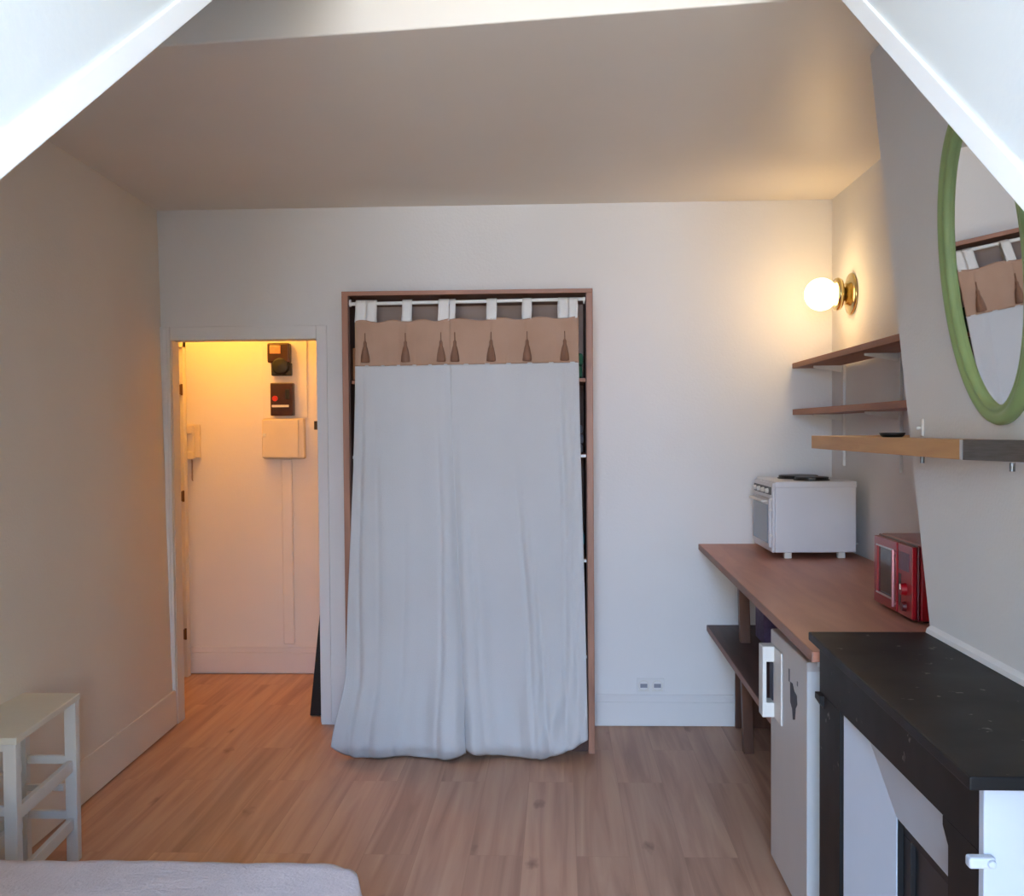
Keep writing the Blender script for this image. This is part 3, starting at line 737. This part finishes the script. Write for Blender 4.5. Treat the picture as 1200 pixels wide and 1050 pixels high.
sc_ = MB(); sc_.box(.745, .752, 1.875, 2.255, .01, .665)
sc_ = sc_.build('fire_screen', M['bluemetal'], t, bevel=.002)
sf = MB()
for a in ((1.875, 2.30, .665, .70), (2.255, 2.30, .0, .665)): sf.box(.735, .757, *a)
sf.build('screen_frame', M['darkmetal'], t, bevel=.002)
# painted return of the fireplace facing the window
B(.664, .9689, 1.690, 1.711, 0, .9765).build('white_return', M['insert'], t, bevel=.002)
lt = MB(); lt.box(.634, .676, 1.668, 1.689, .850, .868); lt.cyl((.668, 1.6885, .859), (.668, 1.662, .859), .007, n=12)
lt.build('white_latch', M['insert'], t, bevel=.004)
# packing of the chimney body behind the pilasters
B(.7205, .9685, 2.56, 2.752, 0, .9765).build('far_return', M['black'], t)

# ------------------------------------------------------------------ side table
t = thing('side_table', (-1.82, 3.47, 0), 'white side table with two tiers of rails against the left wall', 'side table')
ang = -.075
def rt(x, y):   # local table coords (x right, y depth from near) -> world
    return (-1.679 + x*math.cos(ang) - y*math.sin(ang)*-1*-1 - .0*y + ( - .0)*x, 3.195 + y)
def tb(x0, x1, y0, y1, z0, z1, top=None):
    # sheared box following the wall line
    sh = lambda x, y: (-1.676 + x - .100*y, 3.19 + y)
    P = []
    for z in (z0, z1):
        for (x, y) in ((x0, y0), (x1, y0), (x1, y1), (x0, y1)):
            a, b_ = sh(x, y); P.append((a, b_, z))
    return MB().hexa(P)
tb(-.235, 0, 0, .563, .578, .600).build('table_top', M['table_top'], t, bevel=.003)
tb(-.23, -.005, .004, .020, .556, .578).build('apron', M['table'], t)
for x0 in (-.046, -.23):
    for y0 in (.003, .520):
        tb(x0, x0+.042, y0, y0+.040, 0, .577).build('leg', M['table'], t, bevel=.002)
for z in (.325, .118):
    for x0 in (-.036, -.222):
        tb(x0, x0+.02, .043, .520, z, z+.042).build('side_rail', M['table'], t, bevel=.002)
for z in (.350, .150):
    for y0 in (.532, .012):
        tb(-.188, -.046, y0, y0+.018, z, z+.03).build('cross_rail', M['table'], t, bevel=.002)
tb(-.188, -.046, .50, .518, .262, .285).build('cross_rail', M['table'], t, bevel=.002)

# ------------------------------------------------------------------ bed
t = thing('bed', (-1.2, 1.55, 0), 'bed with a pale lilac grey bedspread in the near left corner', 'bed')
BX0, BX1, BY0, BY1 = WL(.6)-.02, -.455, .62, 2.555
BX0 = -1.80
B(BX0+.02, BX1-.05, BY0+.02, BY1-.06, .12, .27).build('bed_base', M['dark_wood'], t, bevel=.005)
B(BX0+.01, BX1-.03, BY0+.01, BY1-.04, .272, .47).build('mattress', M['mattress'], t, bevel=.05, seg=4)
for x in (BX0+.08, BX1-.12):
    for y in (BY0+.08, BY1-.14):
        MB().cyl((x, y, .0005), (x, y, .12), .03, .035).build('leg', M['dark_wood'], t)
def spread(u, v):
    # rounded-rectangle blanket: inner 80% is the top, outer falls down the sides
    x = (u-.5)*2; y = (v-.5)*2
    hx, hy = (BX1-BX0)/2, (BY1-BY0)/2; cx, cy = (BX0+BX1)/2, (BY0+BY1)/2
    def side(a):
        s_ = abs(a)
        return (s_/.86, 0) if s_ < .86 else (1, (s_-.86)/.14)
    ax, dx = side(x); ay, dy = side(y)
    X = ax*(1 if x > 0 else -1); Y = ay*(1 if y > 0 else -1)
    # round the plan corners
    r = .13
    px, py = abs(X)*hx, abs(Y)*hy
    qx, qy = px-(hx-r), py-(hy-r)
    if qx > 0 and qy > 0:
        d = math.hypot(qx, qy); m_ = max(qx, qy)
        if d > 1e-6: px, py = hx-r+qx*m_/d, hy-r+qy*m_/d
    drop = max(dx, dy)
    e = max(ax, ay)
    z = .50 - .012*smoothstep(.93, 1, e) - (.36)*drop**1.1
    z += .006*noise.noise(Vector((X*3, Y*3, 0))) + .003*noise.noise(Vector((X*11, Y*11, 3)))
    flare = .010*drop*math.sin((X+Y)*25)
    k = 1 - .02*(1-smoothstep(0, .35, drop))*smoothstep(.97, 1, e)
    X_ = cx + (px*k+flare*.5)*(1 if x > 0 else -1); Y_ = cy + (py*k+flare*.5)*(1 if y > 0 else -1)
    X_ = max(X_, WL(Y_)+.022)
    if X < -.3 and Y > .75: z += .012*math.exp(-((X+.55)/.10)**2)*math.exp(-((Y-.96)/.05)**2)
    return (X_, Y_, z)
g = MB(); g.grid(spread, 120, 120); g.build('bedspread', M['bedspread'], t, smooth=True, solid=.004)

# ------------------------------------------------------------------ lights
def area(name, loc, rot, sx, sy, power, col, spread=180):
    l = bpy.data.lights.new(name, 'AREA'); l.shape = 'RECTANGLE'; l.size = sx; l.size_y = sy; l.energy = power; l.color = col; l.spread = math.radians(spread)
    o = bpy.data.objects.new(name, l); COL.objects.link(o); o.location = loc; o.rotation_euler = rot; return o
# daylight entering through the dormer window behind the camera: low cool part and softer neutral part
# sky seen through the dormer window behind the camera, and the duller light thrown up by the street
area('sky_daylight', (0, -3.8, 3.75), (math.radians(90-10), 0, 0), 5.0, 3.0, 3800, (.25, .53, 1.))
area('street_bounce', (0, -3.8, .85), (math.radians(90+4), 0, 0), 5.0, 2.8, 1350, (1., .91, .78))

w = bpy.data.worlds.new('World'); S.world = w; w.use_nodes = True
bg = w.node_tree.nodes['Background']; bg.inputs[0].default_value = (.75, .85, 1, 1); bg.inputs[1].default_value = .4

# ------------------------------------------------------------------ camera
YAW, PITCH, ROLL = .044, .03, .0075
f = Vector((-math.sin(YAW)*math.cos(PITCH), math.cos(YAW)*math.cos(PITCH), -math.sin(PITCH)))
r0 = Vector((math.cos(YAW), math.sin(YAW), 0)); u0 = r0.cross(f)
r = math.cos(ROLL)*r0 - math.sin(ROLL)*u0; u = math.sin(ROLL)*r0 + math.cos(ROLL)*u0
cam = bpy.data.cameras.new('camera'); cam.sensor_width = 36; cam.sensor_fit = 'HORIZONTAL'; cam.lens = 37.5; cam.shift_y = 15.5/1200; cam.clip_start = .02
co = bpy.data.objects.new('camera', cam); COL.objects.link(co)
mw = Matrix((r, u, -f)).transposed().to_4x4(); mw.translation = Vector((0, 0, 1.54)); co.matrix_world = mw
S.camera = co

vs = S.view_settings; vs.view_transform = 'Standard'; vs.look = 'None'; vs.gamma = 1; vs.use_curve_mapping = False; vs.exposure = .24
S.cycles.max_bounces = 10; S.cycles.diffuse_bounces = 6
for o in list(bpy.data.objects):
    if '_o' in o: del o['_o']
